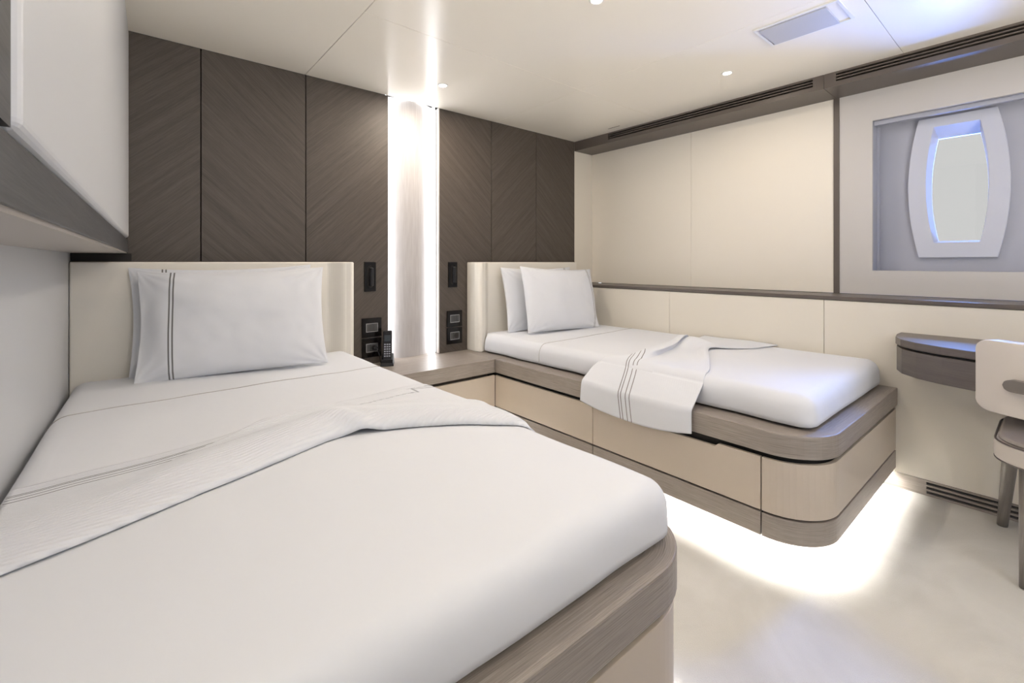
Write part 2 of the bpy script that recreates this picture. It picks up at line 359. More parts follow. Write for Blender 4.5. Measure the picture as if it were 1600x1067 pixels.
def barrel(cy, hy, zb, zt, bulge, n=16):
    """barrel outline, counter-clockwise in (y, z)"""
    pts = [(cy-hy, zb), (cy+hy, zb)]; zc, hz = (zb+zt)/2, (zt-zb)/2
    for k in range(1, n): s_ = -1+2*k/n; pts.append((cy+hy+bulge*(1-s_*s_), zc+hz*s_))
    pts += [(cy+hy, zt), (cy-hy, zt)]
    for k in range(1, n): s_ = 1-2*k/n; pts.append((cy-hy-bulge*(1-s_*s_), zc+hz*s_))
    return pts
XN = XU+0.127
WC = (0.333, -0.50)
for i, cy in enumerate(WC):
    inner = barrel(cy, 0.086, 1.206, 1.816, 0.031); outer = barrel(cy, 0.147, 1.126, 1.868, 0.044)
    lo, hi = ((NY0, (WC[0]+WC[1])/2) if i else ((WC[0]+WC[1])/2, NY1))
    # niche back around the opening
    rect = []
    for (y, z) in inner:
        dy, dz = y-cy, z-1.51; k = min(((hi-cy) if dy > 0 else (cy-lo))/max(abs(dy), 1e-6), ((NZ1-1.51) if dz > 0 else (1.51-NZ0))/max(abs(dz), 1e-6))
        rect.append((cy+dy*k, 1.51+dz*k))
    mb = MB()
    corners = [(hi, NZ1), (lo, NZ1), (lo, NZ0), (hi, NZ0)]
    n = len(inner)
    for k in range(n):
        j = (k+1) % n; a, b_ = rect[k], rect[j]; pts = [a]
        for c in corners:   # carry the outline round each rectangle corner
            on = lambda p, c: abs(p[0]-c[0]) < 1e-5 or abs(p[1]-c[1]) < 1e-5
            if on(a, c) and on(b_, c) and not (abs(a[0]-b_[0]) < 1e-5 or abs(a[1]-b_[1]) < 1e-5): pts.append(c)
        pts += [b_, inner[j], inner[k]]
        mb.face([(XN, y, z) for y, z in pts])
    mb.build('niche_back', 'niche', wr)
    win = structure(empty('window_%d' % (i+1), (XN, cy, 1.51)))
    def ring(o_, i_, x0, x1):
        m_ = MB(); n_ = len(o_)
        rows = [[(x1, y, z) for y, z in o_], [(x0, y, z) for y, z in o_], [(x0, y, z) for y, z in i_], [(x1, y, z) for y, z in i_]]
        m_.grid(rows, smooth=False, wrap_i=True, wrap_j=True); return m_
    ring(outer, inner, XN-0.024, XN+0.01).build('window_frame', 'hull', win, bevel=0.003)
    back = barrel(cy, 0.080, 1.215, 1.770, 0.028)
    mb = MB(); mb.grid([[(XN-0.02, y, z) for y, z in inner], [(XN+0.085, y, z) for y, z in back]], smooth=False, wrap_j=True)
    mb.grid([[(XN+0.085, y, z) for y, z in back], [(XN+0.085, y, z) for y, z in barrel(cy, 0.12, 1.16, 1.86, 0.04)]], smooth=False, wrap_j=True)
    mb.build('window_reveal', 'hull', win)
    mb = MB(); mb.face([(XN+0.084, y, z) for y, z in back]); mb.build('window_glass', 'glass', win)
# outer hull skin so daylight only comes through the windows
mb = MB(); mb.box(XN+0.13, XN+0.135, YR, NY0-0.02, 0, CEIL+0.08); mb.box(XN+0.13, XN+0.135, NY1+0.02, YB+0.1, 0, CEIL+0.08)
mb.box(XN+0.13, XN+0.135, NY0-0.02, NY1+0.02, 0, NZ0); mb.box(XN+0.13, XN+0.135, NY0-0.02, NY1+0.02, NZ1, CEIL+0.08)
mb.build('hull_skin', 'gap', wr)
t1 = Box(XL-0.004, XU, YR, YB, 0.899, 0.920, g='y').build('trim_1', 'darkwood', bevel=0.002); structure(t1, 'dark oak ledge rail along hull wall')
t2 = Box(XU-0.006, XU+0.02, 0.812, 0.840, 0.920, 2.058).build('trim_2', 'fascia'); structure(t2, 'narrow dark upright strip between wall panels')
# fascia box with air slots
XF = 2.94; ZF = 2.057
t3 = Box(XF+0.03, XU+0.1, YR, YB, ZF+0.012, CEIL).build('trim_3', 'gap'); structure(t3, 'dark cove fascia with slotted air grilles')
for y0, y1, s0, s1 in ((0.826, YB, 0.879, 2.308), (YR, 0.824, YR+0.2, 0.770)):
    m_ = MB(); m_.box(XF, XU+0.1, y0, y1, ZF, ZF+0.012)
    # front board cut by three long slots
    zs = [ZF+0.012, ZF+0.026, ZF+0.036, ZF+0.042, ZF+0.052, ZF+0.058, ZF+0.068, CEIL]
    m_.box(XF, XF+0.03, y0, s0, ZF+0.012, CEIL); m_.box(XF, XF+0.03, s1, y1, ZF+0.012, CEIL)
    for k in range(0, 8, 2): m_.box(XF, XF+0.03, s0, s1, zs[k], zs[k+1])
    m_.build('fascia_board', 'fascia', t3)
# baseboard with floor grille
bb = structure(Box(XL+0.012, XL+0.03, YR, 0.60, 0, 0.073).build('baseboard_right', 'gap'), 'grey oak baseboard with slotted floor grille')
m_ = MB(); m_.box(XL-0.003, XL+0.012, 0.395, 0.60, 0, 0.073)
for z0, z1 in ((0, 0.010), (0.022, 0.031), (0.043, 0.052), (0.064, 0.073)): m_.box(XL-0.003, XL+0.012, YR, 0.395, z0, z1)
m_.build('grille_board', 'ledge', bb)

# ------------------------------------------------------------------ ceiling fittings
labels = ['small round ceiling downlight nearest the lit wall recess', 'small round ceiling downlight over the far bed beside the air fascia',
          'small round ceiling downlight cut by the top edge of the photo'] + ['small round ceiling downlight above the near bed beside the overhead cabinet', 'small round ceiling downlight above the foot of the near bed',
          'small round ceiling downlight above the aisle between the beds', 'small round ceiling downlight above the chair at the desk']
for i, (x, y) in enumerate(LAMPS):
    d = thing('downlight', (x, y, CEIL), labels[i], 'downlight', 'recessed ceiling downlights')
    m_ = MB(); n_ = 28
    prof = [(0.021, 0.0), (0.021, -0.003), (0.024, -0.0045), (0.029, -0.003), (0.030, 0.0)]
    m_.grid([[(x+r*math.cos(2*PI*k/n_), y+r*math.sin(2*PI*k/n_), CEIL+z) for k in range(n_)] for r, z in prof], wrap_j=True)
    m_.build('trim_ring', 'trimwhite', d)
    m_ = MB(); m_.disc((x, y), 0.0205, CEIL-0.0012, CEIL-0.0004); m_.build('lens', 'lens', d)
    lo = area('downlight_lamp', (x, y, CEIL-0.004), (x, y, 0), 0.04, LAMP_W[i], LAMP_COL, 'DISK'); lo.parent = d; lo.location = (0, 0, -0.004)
v = thing('air_vent', (2.24, 0.71, CEIL), 'white rectangular air vent with grey inset panel in ceiling', 'air vent')
m_ = MB(); x0, x1, y0, y1 = 2.132, 2.352, 0.548, 0.872
m_.box(x0, x0+0.012, y0, y1, CEIL-0.007, CEIL); m_.box(x1-0.012, x1, y0, y1, CEIL-0.007, CEIL)
m_.box(x0+0.012, x1-0.012, y0, y0+0.012, CEIL-0.007, CEIL); m_.box(x0+0.012, x1-0.012, y1-0.012, y1, CEIL-0.007, CEIL)
m_.build('frame', 'trimwhite', v, bevel=0.002)
Box(x0+0.022, x1-0.012, y0+0.050, y1-0.018, CEIL-0.009, CEIL-0.001).build('deflector_panel', 'vent', v, bevel=0.001)
sl = Box(2.846, 2.854, 2.13, 2.235, CEIL-0.0015, CEIL).build('ceiling_slot', 'bronze'); tag(sl, 'short narrow dark slot in ceiling near the far corner', 'slot')

# ------------------------------------------------------------------ overhead cabinet on the left
def cab_x(y): return 0.033*(y-YB)-0.002
cab = thing('overhead_cabinet', (-0.12, 1.6, 1.14), 'white padded overhead cabinet with dark oak lower band on left wall', 'cabinet')
def cab_box(mb, din, dout, y0, y1, z0, z1):    # din/dout measured from the front face
    V = [(x, y, z) for x, y in [(None, None)]*0 for z in (0,)]
    V = []
    for s_ in (0, 1):
        for y in (y0, y1):
            for z in (z0, z1): V.append(((wall_x(y)+0.001 if din is None else cab_x(y)+din) if s_ == 0 else cab_x(y)+dout, y, z))
    base = len(mb.v); mb.v += V
    for q in ((0, 1, 3, 2), (4, 6, 7, 5), (0, 4, 5, 1), (2, 3, 7, 6), (0, 2, 6, 4), (1, 5, 7, 3)):
        mb.f.append(tuple(base+k for k in q)); mb.sm.append(False); mb.uv.append([(V[k][1], V[k][2]+V[k][0]) for k in q])
m_ = MB(); cab_box(m_, None, -0.022, 0.10, YB-0.002, 1.150, CEIL-0.003); m_.build('body', 'greige', cab)
m_ = MB(); cab_box(m_, -0.022, 0.0, 0.10, YB-0.002, 1.1455, 1.2015); m_.build('lower_band', 'bandwood', cab, bevel=0.001)
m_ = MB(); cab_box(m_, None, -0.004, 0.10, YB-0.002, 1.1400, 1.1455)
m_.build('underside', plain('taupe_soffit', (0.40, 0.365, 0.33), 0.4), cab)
m_ = MB(); cab_box(m_, -0.022, 0.003, 0.551, YB-0.012, 1.208, CEIL-0.006); m_.build('door', 'white_pad', cab, bevel=0.014, seg=5)
m_ = MB(); cab_box(m_, -0.022, 0.0, 0.10, 0.538, 1.208, CEIL-0.004); m_.build('end_stile', 'bandwood', cab)
Box(-0.186, 0.01, YB-0.03, YB-0.001, 1.106, 1.140).build('filler_strip', 'gap', cab)  # black strip painting in the shade between cabinet underside and headboard top

# ------------------------------------------------------------------ built-in beds
ZT, ZB = 0.487, 0.403           # ledge top and underside
def bed_base(label, mir, xw):
    """mir maps the far bed's x to the other side of the aisle; xw = wall side"""
    fx = (lambda x: 2.78-x) if mir else (lambda x: x)
    side = -1 if mir else 1
    bed = thing('bed_base', (fx(2.3), 1.5, 0), label, 'bed', 'built-in single bed bases')
    R = 0.19; X0, Y0 = 1.78, 0.50
    def path(off, ya, to_wall=True, n=14):
        """outer outline moved inward by off, from y=ya down round the corner to the wall"""
        r = R-off; p = [(X0+off, ya), (X0+off, Y0+R)]
        p += [(X0+R-r*math.cos(a), Y0+R-r*math.sin(a)) for a in [PI/2*k/n for k in range(1, n+1)]]
        p += [(xw-0.001 if not mir else 2.78-xw-0.001, Y0+off)]
        return [(fx(x), y) for x, y in p]
    def P_(m_, pth, prof, smooth=True): m_.sweep(pth, prof, side=side, smooth=False)
    W = 0.14
    full = path(0, YB-0.001)
    # ledge: side board and foot board meeting with a seam at the nightstand corner
    m_ = MB(); P_(m_, path(0, 2.288), [(0, ZB), (0, ZT), (W, ZT), (W, ZB)]); o = m_.build('ledge', 'ledge', bed, bevel=0.004)
    m_ = MB(); a = (fx(X0+0.001), 2.289); bq = (fx(X0+W), YB-0.002)
    m_.box(min(a[0], bq[0]), max(a[0], bq[0]), 2.2905, YB-0.002, ZB, ZT); m_.build('ledge', 'ledge', bed, bevel=0.001, seg=1)
    # drawer fronts set back a little
    i0 = 0.007
    def front(name, ya, yb, z0, z1, m, notch=None, th=0.016):
        xa, xb = sorted((fx(X0+i0), fx(X0+i0+th))); m_ = MB()
        if notch:
            na, nb, dz = notch; s_ = 0.014
            prof = [(ya, z0), (yb, z0), (yb, z1), (nb+s_, z1), (nb, z1-dz), (na, z1-dz), (na-s_, z1), (ya, z1)]
            n_ = len(prof)
            m_.face([(xa, y, z) for y, z in prof]); m_.face([(xb, y, z) for y, z in prof][::-1])
            for k in range(n_):
                (y1, z1_), (y2, z2_) = prof[k], prof[(k+1) % n_]; m_.face([(xa, y1, z1_), (xb, y1, z1_), (xb, y2, z2_), (xa, y2, z2_)])
        else: m_.box(xa, xb, ya, yb, z0, z1)
        return m_.build(name, m, bed, bevel=0.0015)
    zd0, zd1, zp0, zp1 = 0.187, 0.383, 0.094, 0.179
    front('drawer', 0.703, 1.497, zd0, zd1, 'drawer', notch=(0.875, 1.325, 0.013))
    front('drawer', 1.501, 2.2945, zd0, zd1, 'drawer')
    front('plinth', 0.703, 1.497, zp0, zp1, 'ledge'); front('plinth', 1.501, 2.2945, zp0, zp1, 'ledge')
    m_ = MB(); P_(m_, path(i0, 0.699), [(0, zd0), (0, zd1), (0.016, zd1), (0.016, zd0)]); m_.build('corner_panel', 'drawer', bed, bevel=0.0015)
    m_ = MB(); P_(m_, path(i0, 0.699), [(0, zp0), (0, zp1), (0.016, zp1), (0.016, zp0)]); m_.build('plinth', 'ledge', bed, bevel=0.0015)
    # carcass behind, dark in the gaps
    m_ = MB(); p = path(0.035, 2.292); poly = p+[(p[-1][0], YB-0.003), (p[0][0], YB-0.003)]
    m_.prism(poly, 0.12, ZB-0.001); m_.prism(path(0.185, 2.25)+[(p[-1][0], YB-0.003), (fx(X0+0.185), YB-0.003)], 0.0005, 0.12)
    m_.build('carcass', 'gap', bed)
    m_ = MB(); P_(m_, path(i0+0.017, 2.27), [(0, 0.0955), (0, 0.121), (0.012, 0.121), (0.012, 0.0955)]); m_.build('light_shield', 'gap', bed)
    m_ = MB(); m_.prism(path(0.10, 2.292)+[(p[-1][0], YB-0.003), (fx(X0+0.10), YB-0.003)], ZB, ZT-0.02); m_.build('bed_board', 'bronze', bed)
    m_ = MB(); P_(m_, path(0.045, 2.20), [(0, 0.108), (0, 0.118), (0.014, 0.118), (0.014, 0.108)]); m_.build('led_strip', 'led_white', bed)
    return bed
b2 = bed_base('built-in far bed base with grey oak ledge and taupe drawers by hull wall', False, XL-0.001)
b1 = bed_base('built-in near bed base with grey oak ledge and rounded foot corner', True, -0.186)
# nightstand bridging the two beds
ns = thing('nightstand', (1.39, 2.45, 0), 'built-in oak nightstand shelf bridging the two beds below lit recess', 'nightstand')
Box(1.0005, 1.7795, 2.29, YB-0.001, ZB, ZT, g='x').build('top', 'ledge', ns, bevel=0.001, seg=1)
Box(0.9955, 1.7845, 2.295, 2.311, 0.187, 0.383, g='x').build('drawer', 'drawer', ns, bevel=0.0015)
Box(0.9955, 1.7845, 2.295, 2.311, 0.094, 0.179, g='x').build('plinth', 'ledge', ns, bevel=0.0015)
Box(1.03, 1.75, 2.33, YB-0.003, 0.12, ZB-0.001).build('carcass', 'bronze', ns)
Box(1.10, 1.68, 2.35, 2.362, 0.108, 0.118).build('led_strip', 'led_white', ns)
Box(1.10, 1.68, 2.42, YB-0.003, 0.0005, 0.12).build('kick_base', 'bronze', ns)
# lit floor of the recess
Box(1.238, 1.593, YB+0.0, YB+0.11, ZB, ZT, g='x').build('recess_floor', 'ledge', wb)

# ------------------------------------------------------------------ headboards
def headboard(label, xa, xb, wing):
    """main face at y 2.59, one padded wing curling forward"""
    s_ = 1 if wing == 'right' else -1
    xe, xo = (xb, xa) if s_ > 0 else (xa, xb)       # xe = winged end
    hb = thing('headboard', ((xa+xb)/2, 2.63, ZT), label, 'headboard', 'ivory padded headboards')
    yf, yw = 2.590, 2.520
    pts = [(xo, YB-0.002), (xo, yf)]
    L0 = xe-s_*0.135
    for k in range(0, 11):
        t_ = k/10; pts.append((L0+s_*0.085*t_, yf-(yf-yw-0.008)*sstep(0, 1, t_)))
    pts += [(xe-s_*0.030+s_*0.026*math.sin(PI/2*k/6)*1.0, yw+0.030-0.030*math.cos(PI/2*k/6)) for k in range(0, 7)]
    pts += [(xe, yw+0.05), (xe, YB-0.002)]
    m_ = MB(); m_.prism(pts, ZT+0.001, H+0.002)
    m_.build('padding', 'head', hb, bevel=0.007, seg=4)
    m_ = MB(); xs = sorted((xo, xe-s_*0.002)); m_.box(xs[0]+0.001, xs[1]-0.001, yf+0.02, YB-0.003, H+0.002, H+0.0055); m_.build('top_edge', 'bronze', hb)
    return hb
headboard('wide ivory padded headboard of the near bed against oak panels', -0.186, 0.975, 'right')
headboard('narrower ivory padded headboard of the far bed beside the hull wall', 1.822, 2.883, 'left')

# ------------------------------------------------------------------ mattresses with fitted sheets
def rounded_box(x0, x1, y0, y1, z0, z1, rad, n=(44, 80, 10), warp=None, rbot=0.03):
    m_ = MB(); lo = Vector((x0, y0, z0)); hi = Vector((x1, y1, z1)); rx, ry, rz = rad
    def proj(p):
        rb = Vector((rx, ry, rz)); q = Vector(p)
        rzz = rz if p[2] > (z0+z1)/2 else rbot
        c = Vector((min(max(q.x, lo.x+rx), hi.x-rx), min(max(q.y, lo.y+ry), hi.y-ry), min(max(q.z, lo.z+rbot), hi.z-rz)))
        d = q-c; e = Vector((d.x/rx, d.y/ry, d.z/rzz)); mxx = max(abs(e.x), abs(e.y), abs(e.z))
        if e.length < 1e-9: r_ = q
        else:
            e = e.normalized()*1.0; r_ = c+Vector((e.x*rx, e.y*ry, e.z*rzz))
        return warp(r_) if warp else r_
    def spaced(a, b_, k, r):   # denser towards both ends
        out = []
        for i in range(k+1):
            t_ = i/k; t_ = 0.5-0.5*math.cos(PI*t_) if True else t_
            out.append(a+(b_-a)*t_)
        return out
    X = spaced(x0, x1, n[0], rx); Y = spaced(y0, y1, n[1], ry); Z = spaced(z0, z1, n[2], rz)
    for z, fl in ((z1, False), (z0, True)): m_.grid([[proj((x, y, z)) for y in Y] for x in X], flip=fl)
    for x, fl in ((x0, True), (x1, False)): m_.grid([[proj((x, y, z)) for z in Z] for y in Y], flip=fl)
    for y, fl in ((y0, False), (y1, True)): m_.grid([[proj((x, y, z)) for z in Z] for x in X], flip=fl)
    return m_, proj
def wrinkle(p, amp=1.0):
    n1 = noise.noise(Vector((p.x*3.1, p.y*2.3, p.z*3)))*0.004
    n2 = noise.noise(Vector((p.x*11, p.y*4, p.z*9+5)))*0.0018
    return (n1+n2)*amp
ZM = 0.612
def tuck(p, xw, s_):
    # the sheet tucks in behind the padded wing of the headboard
    lim = 2.586-0.074*sstep(0.135, 0.05, (p.x-xw)*s_)
    return Vector((p.x, min(p.y, lim) if p.y > 2.48 else p.y, p.z))
def warp_far(p):
    p = tuck(p, 1.822, 1); w_ = wrinkle(p)
    side = sstep(1.96, 1.87, p.x)
    return Vector((p.x-w_*1.5+(-0.004)*side*math.sin(p.y*21), p.y, max(ZT+0.001, p.z+w_+0.004*sstep(2.1, 1.9, p.y))))
def warp_near(p):
    p = tuck(p, 0.975, -1); w_ = wrinkle(p+Vector((5, 0, 0)))
    k = sstep(0.93, -0.18, p.x)
    dx = min(0, (wall_x(p.y)+0.009)-(-0.183))*k
    return Vector((p.x+dx+w_*1.2, p.y+w_, max(ZT+0.001, p.z+w_+0.004*sstep(2.1, 1.9, p.y))))
RAD = (0.055, 0.055, 0.065)
def mattress(label, x0, x1, y0, y1, warp, hem_y, wall_side):
    m_, pr = rounded_box(x0, x1, y0, y1, ZT+0.001, ZM, RAD, warp=warp, rbot=0.014)
    o = m_.build('mattress', 'sheet'); tag(o, label, 'mattress', 'made-up single mattresses')
    # stitched hem of the turned sheet across the bed
    pts = []
    zs = [ZT+0.02+(ZM-ZT-0.02)*k/24 for k in range(24)]
    prof = [(x0, z) for z in zs]+[(x0+(x1-x0)*k/160, ZM) for k in range(0, 161)]+[(x1, z) for z in zs[::-1]]
    for x, z in prof:
        q = pr((x, hem_y+0.02*math.sin(x*2.3), z)); pts.append(q)
    c = Vector(((x0+x1)/2, hem_y, ZM-0.1))
    pts = [q+(q-c).normalized()*0.0012 for q in pts]
    out = [pts[0]]
    for q in pts[1:]:
        if (q-out[-1]).length > 0.004: out.append(q)
    m_ = MB(); m_.tube(out, 0.0014, 6); m_.build('hem_stitching', 'stitch', o)
    return o, pr
mat2, pr2 = mattress('plump far mattress in a white sheet beside hull wall', 1.868, 2.878, 0.558, 2.585, warp_far, 2.00, 1)
mat1, pr1 = mattress('large near mattress in a white sheet filling the foreground', -0.183, 0.940, 0.545, 2.585, warp_near, 2.03, -1)
# nudge below headboard padding
# ------------------------------------------------------------------ throws
def edge_round(x, xe, r, s_):
    """height of the mattress top profile across x near edge xe"""
    d = (xe-x)*s_
    if d >= r: return ZM
    d = max(d, 0); return ZM-r+math.sqrt(max(0, r*r-(r-d)**2))
def throw(name, label, ps, yN, yF, lift, uvv, material, ns=90, nt=50, base=0.004, wo=0, drop=None, ysh=None):
    """ps(s) -> (x, z, nx, nz) cross-section point and outward normal"""
    P = []; UV = []
    for i in range(ns+1):
        s_ = i/ns; x, z, nx, nz, L_ = ps(s_); a, b_ = yF(s_, x, z), yN(s_, x, z); row = []; uv = []
        for j in range(nt+1):
            t_ = j/nt; y = a+(b_-a)*t_; h = base+lift(s_, t_, x, y, z)
            h += 0.0012*noise.noise(Vector((x*6, y*14, z*6)))
            top = sstep(0.5, 0.9, nz)*(wrinkle(Vector((x+wo, y, z)))+0.004)
            row.append((x+nx*h, y-(ysh(s_, t_) if ysh else 0), z+nz*h+top+(drop(s_, t_) if drop else 0))); uv.append((L_, uvv(s_, t_, x, y, z)))
        P.append(row); UV.append(uv)
    m_ = MB(); m_.grid(P, UV)
    o = m_.build(name, material, recalc=False)
    q = o.modifiers.new('solid', 'SOLIDIFY'); q.thickness = 0.005; q.offset = -1
    return tag(o, label, 'throw blanket', 'ribbed throw blankets')
# near bed: from the wall across and over the aisle side
R1 = 0.065
def ps1(s_):
    xe = 0.940; L_ = s_*(1.05+0.30)
    if L_ < 1.045: x = -0.19+L_; return x+ (0.0), ZM, 0, 1, L_
    L2 = L_-1.045; a = L2/R1
    if a < PI/2: return xe-R1+R1*math.sin(a), ZM-R1+R1*math.cos(a), math.sin(a), math.cos(a), L_
    dz = (a-PI/2)*R1; return xe+0.002, ZM-R1-dz, 1, 0, L_
N1 = [(-0.26, 1.005), (0.0, 1.10), (0.227, 1.192), (0.45, 1.277), (0.634, 1.224), (0.79, 1.12), (0.93, 0.99), (0.95, 0.97)]
F1 = [(-0.26, 1.40), (0.05, 1.435), (0.17, 1.46), (0.29, 1.51), (0.53, 1.58), (0.74, 1.60), (0.93, 1.60), (0.95, 1.60)]
def lin(tab, x):
    if x <= tab[0][0]: return tab[0][1]
    for (a, p), (b_, q) in zip(tab, tab[1:]):
        if x <= b_: return p+(q-p)*(x-a)/(b_-a)
    return tab[-1][1]
def smooth_lin(tab, x, r=0.05): return sum(lin(tab, x+r*k/3) for k in range(-3, 4))/7
def fold_y(x): return lin([(-0.2, 1.20), (0.05, 1.31), (0.12, 1.365), (0.30, 1.50), (0.50, 1.545), (0.80, 1.545), (0.95, 1.60)], x)
def lift1(s_, t_, x, y, z):
    tc_ = lin([(-0.2, 0.66), (0.2, 0.66), (0.45, 0.72), (0.6, 0.84), (0.95, 0.84)], x)
    A_ = lin([(-0.2, 0.014), (0.2, 0.024), (0.48, 0.042), (0.6, 0.036), (0.8, 0.028), (0.95, 0.014)], x)
    wf_ = lin([(-0.2, 0.30), (0.4, 0.26), (0.6, 0.30), (0.95, 0.3)], x)
    if t_ < tc_: h = A_*math.exp(-((t_-tc_)/wf_)**2)
    else: h = A_*math.sqrt(max(0.0, 1-((t_-tc_)/(1.0001-tc_))**2))
    h += 0.006*math.exp(-((t_-tc_+0.22)/0.05)**2)*sstep(0.3, 0.6, x)
    # the upper layer folds back over the stitched border
    h += 0.012*sstep(-0.004, 0.014, fold_y(x)-y)*sstep(1.0, 0.55, t_)*sstep(-0.05, 0.12, x)*sstep(0.95, 0.7, x)
    # diagonal pinch where the roll turns
    h += 0.012*math.exp(-((x-0.46-0.25*(t_-0.8))/0.035)**2)*sstep(0.5, 0.9, t_)
    # slack pile behind the roll
    h += 0.010*math.exp(-((x-0.33)/0.16)**2)*math.exp(-((t_-0.12)/0.12)**2)
    if z < ZM-0.01: h *= 0.35
    return h
def uv1(s_, t_, x, y, z):
    d = smooth_lin(F1, x)-y
    if x < 0.80 and y < fold_y(x)-0.001 and d < 0.12: d += 0.30
    return d
throw('throw_blanket', 'white ribbed throw rolled diagonally across the near bed', ps1,
      lambda s_, x, z: smooth_lin(N1, x), lambda s_, x, z: smooth_lin(F1, x), lift1, uv1, 'throw', ns=170, nt=90, base=0.0015, wo=5)
# far bed: from the hull wall across, hanging over the ledge
def ps2(s_):
    xe = 1.868; top = 2.876-(xe+R1); L_ = s_*(top+PI/2*R1+0.197)
    if L_ < top: return 2.876-L_, ZM, 0, 1, L_
    L2 = L_-top; a = L2/R1
    if a < 1.05: return xe+R1-R1*math.sin(a), ZM-R1+R1*math.cos(a), -math.sin(a), math.cos(a), L_
    # slides out over the ledge and hangs clear of it
    k = L2-1.05*R1; xs, zs = xe+R1-R1*math.sin(1.05), ZM-R1+R1*math.cos(1.05)
    d = min(k, 0.138); e = max(0, k-0.138)
    ang = 0.68
    x = xs-d*math.cos(ang)-0.004*(1-math.exp(-e/0.03)); z = zs-d*math.sin(ang)-e
    return x, z, -math.sin(ang if e == 0 else PI/2), math.cos(ang if e == 0 else PI/2), L_
S_TOP = 2.876-1.868-R1
F2 = [(0, 1.475), (0.30, 1.455), (0.60, 1.42), (0.85, 1.395), (0.93, 1.42), (1.00, 1.52), (1.05, 1.545), (1.35, 1.56)]
N2 = [(0, 1.035), (0.22, 1.10), (0.40, 1.235), (0.50, 1.20), (0.70, 1.09), (0.90, 0.99), (1.00, 0.965), (1.35, 0.957)]
ST2 = [(0, 1.60), (0.60, 1.60), (0.84, 1.42), (0.90, 1.395), (0.98, 1.37), (1.06, 1.345), (1.30, 1.30)]
LT2 = S_TOP+PI/2*R1+0.197
def lift2(s_, t_, x, y, z):
    l = s_*LT2
    h = 0.050*math.exp(-((l-0.40)/0.10)**2)*math.exp(-((t_-0.45)/0.35)**2)
    h += 0.034*math.sqrt(max(0.0, 1-((t_-0.12)/(0.12 if t_ < 0.12 else 0.10))**2))*sstep(0.25, 0.42, l)*sstep(0.98, 0.80, l)
    h += 0.014*math.exp(-((t_-0.93)/0.10)**2)*math.exp(-((l-0.62)/0.20)**2)
    h += 0.010*math.exp(-((l-0.12)/0.16)**2)*math.exp(-((t_-0.6)/0.3)**2)
    if l > 0.98: h += 0.004*math.sin(t_*9+1)*sstep(0.98, 1.2, l)
    return h
throw('throw_blanket', 'white ribbed throw pinched across the far bed and hanging over its ledge', ps2,
      lambda s_, x, z: smooth_lin(N2, s_*LT2, 0.03), lambda s_, x, z: smooth_lin(F2, s_*LT2, 0.02), lift2,
      lambda s_, t_, x, y, z: (smooth_lin(ST2, s_*LT2, 0.03)-y), 'throw2', ns=170, nt=110, base=0.007, drop=lambda s_, t_: -0.034*(1-(2*t_-1)**2)*sstep(1.06, 1.28, s_*LT2), ysh=lambda s_, t_: 0.030*math.exp(-((t_-0.17)/0.035)**2)*sstep(0.25, 0.42, s_*LT2)*sstep(0.90, 0.74, s_*LT2))

# ------------------------------------------------------------------ pillows
def pillow(label, W_, Hh, T_, loc, yaw, lean, material, flange=0.0, roll=0.0, seed=0, sag=0.0, mirror=False):
    """width along local x, height along local z, thickness y; stands on its long edge. flange = flat open end at local -x (m)"""
    n = 44; P1 = []; P2 = []; UV = []
    for i in range(n+1):
        u = -1+2*i/n; uu = math.copysign(abs(math.sin(PI/2*u)), u); r1 = []; r2 = []; uv = []
        for j in range(n+1):
            v_ = -1+2*j/n; vv = math.copysign(abs(math.sin(PI/2*v_)), v_)
            # edges pull in between the corners
            x = uu*W_/2*(1-0.045*(1-vv*vv)); z = vv*Hh/2*(1-(0.075 if vv > 0 else 0.025)*(1-uu*uu))
            if flange and uu < 0: xin = -W_/2+flange
            th = (max(0, 1-abs(uu)**2.6)**0.55)*(max(0, 1-abs(vv)**2.6)**0.55)
            if flange:
                dl = (x+W_/2); th *= sstep(0.0, flange*2.2, dl)**0.7
            th *= (1-sag*0.35*vv)
            wv = 0.007*noise.noise(Vector((x*8+seed, z*7, seed)))+0.0035*noise.noise(Vector((x*22, z*17+seed, 3)))
            # tension folds running in from the corners
            cr = 0.0
            for cx_, cz_ in ((-1, 1), (1, 1), (-1, -1), (1, -1)):
                dd = math.hypot(uu-cx_, vv-cz_); an = math.atan2(vv-cz_, uu-cx_)
                cr += 0.005*math.sin(an*14+seed)*math.exp(-(dd/0.45)**2)*min(1, dd/0.12)
            y = T_/2*th+0.0025; e = (wv+cr)*min(1, th*2.5+0.3)
            wob = 0.006*math.sin(z*17+seed)*(1-sstep(0, 0.25, uu+1)) if flange else 0
            r1.append(Vector((x, -y-e+wob, z))); r2.append(Vector((x, y*0.8+e+wob, z))); uv.append((x+W_/2, z))
        P1.append(r1); P2.append(r2); UV.append(uv)
    m_ = MB(); m_.grid(P1, UV, flip=False); m_.grid(P2, UV, flip=True)
    for row1, row2, uvr in ((P1[0], P2[0], UV[0]), (P1[-1], P2[-1], UV[-1])): m_.grid([row1, row2], [uvr, uvr])
    c1, c2 = [r[0] for r in P1], [r[0] for r in P2]; m_.grid([c1, c2], [[q[0] for q in UV]]*2)
    c1, c2 = [r[-1] for r in P1], [r[-1] for r in P2]; m_.grid([c1, c2], [[q[-1] for q in UV]]*2)
    if mirror: m_.v = [(-x, y, z) for x, y, z in m_.v]
    o = m_.build('pillow', material)
    o.location = loc; o.rotation_euler = (lean, roll, yaw)
    s_ = o.modifiers.new('sub', 'SUBSURF'); s_.levels = s_.render_levels = 1
    return tag(o, label, 'pillow', 'white pillows on the beds')
D = math.radians
pillow('front white pillow with two grey rows standing on the near bed', 0.73, 0.47, 0.15, (0.380, 2.37, 0.841), D(-11), D(-14), 'pillow_double', flange=0.05, seed=2.0, roll=D(-1.3))
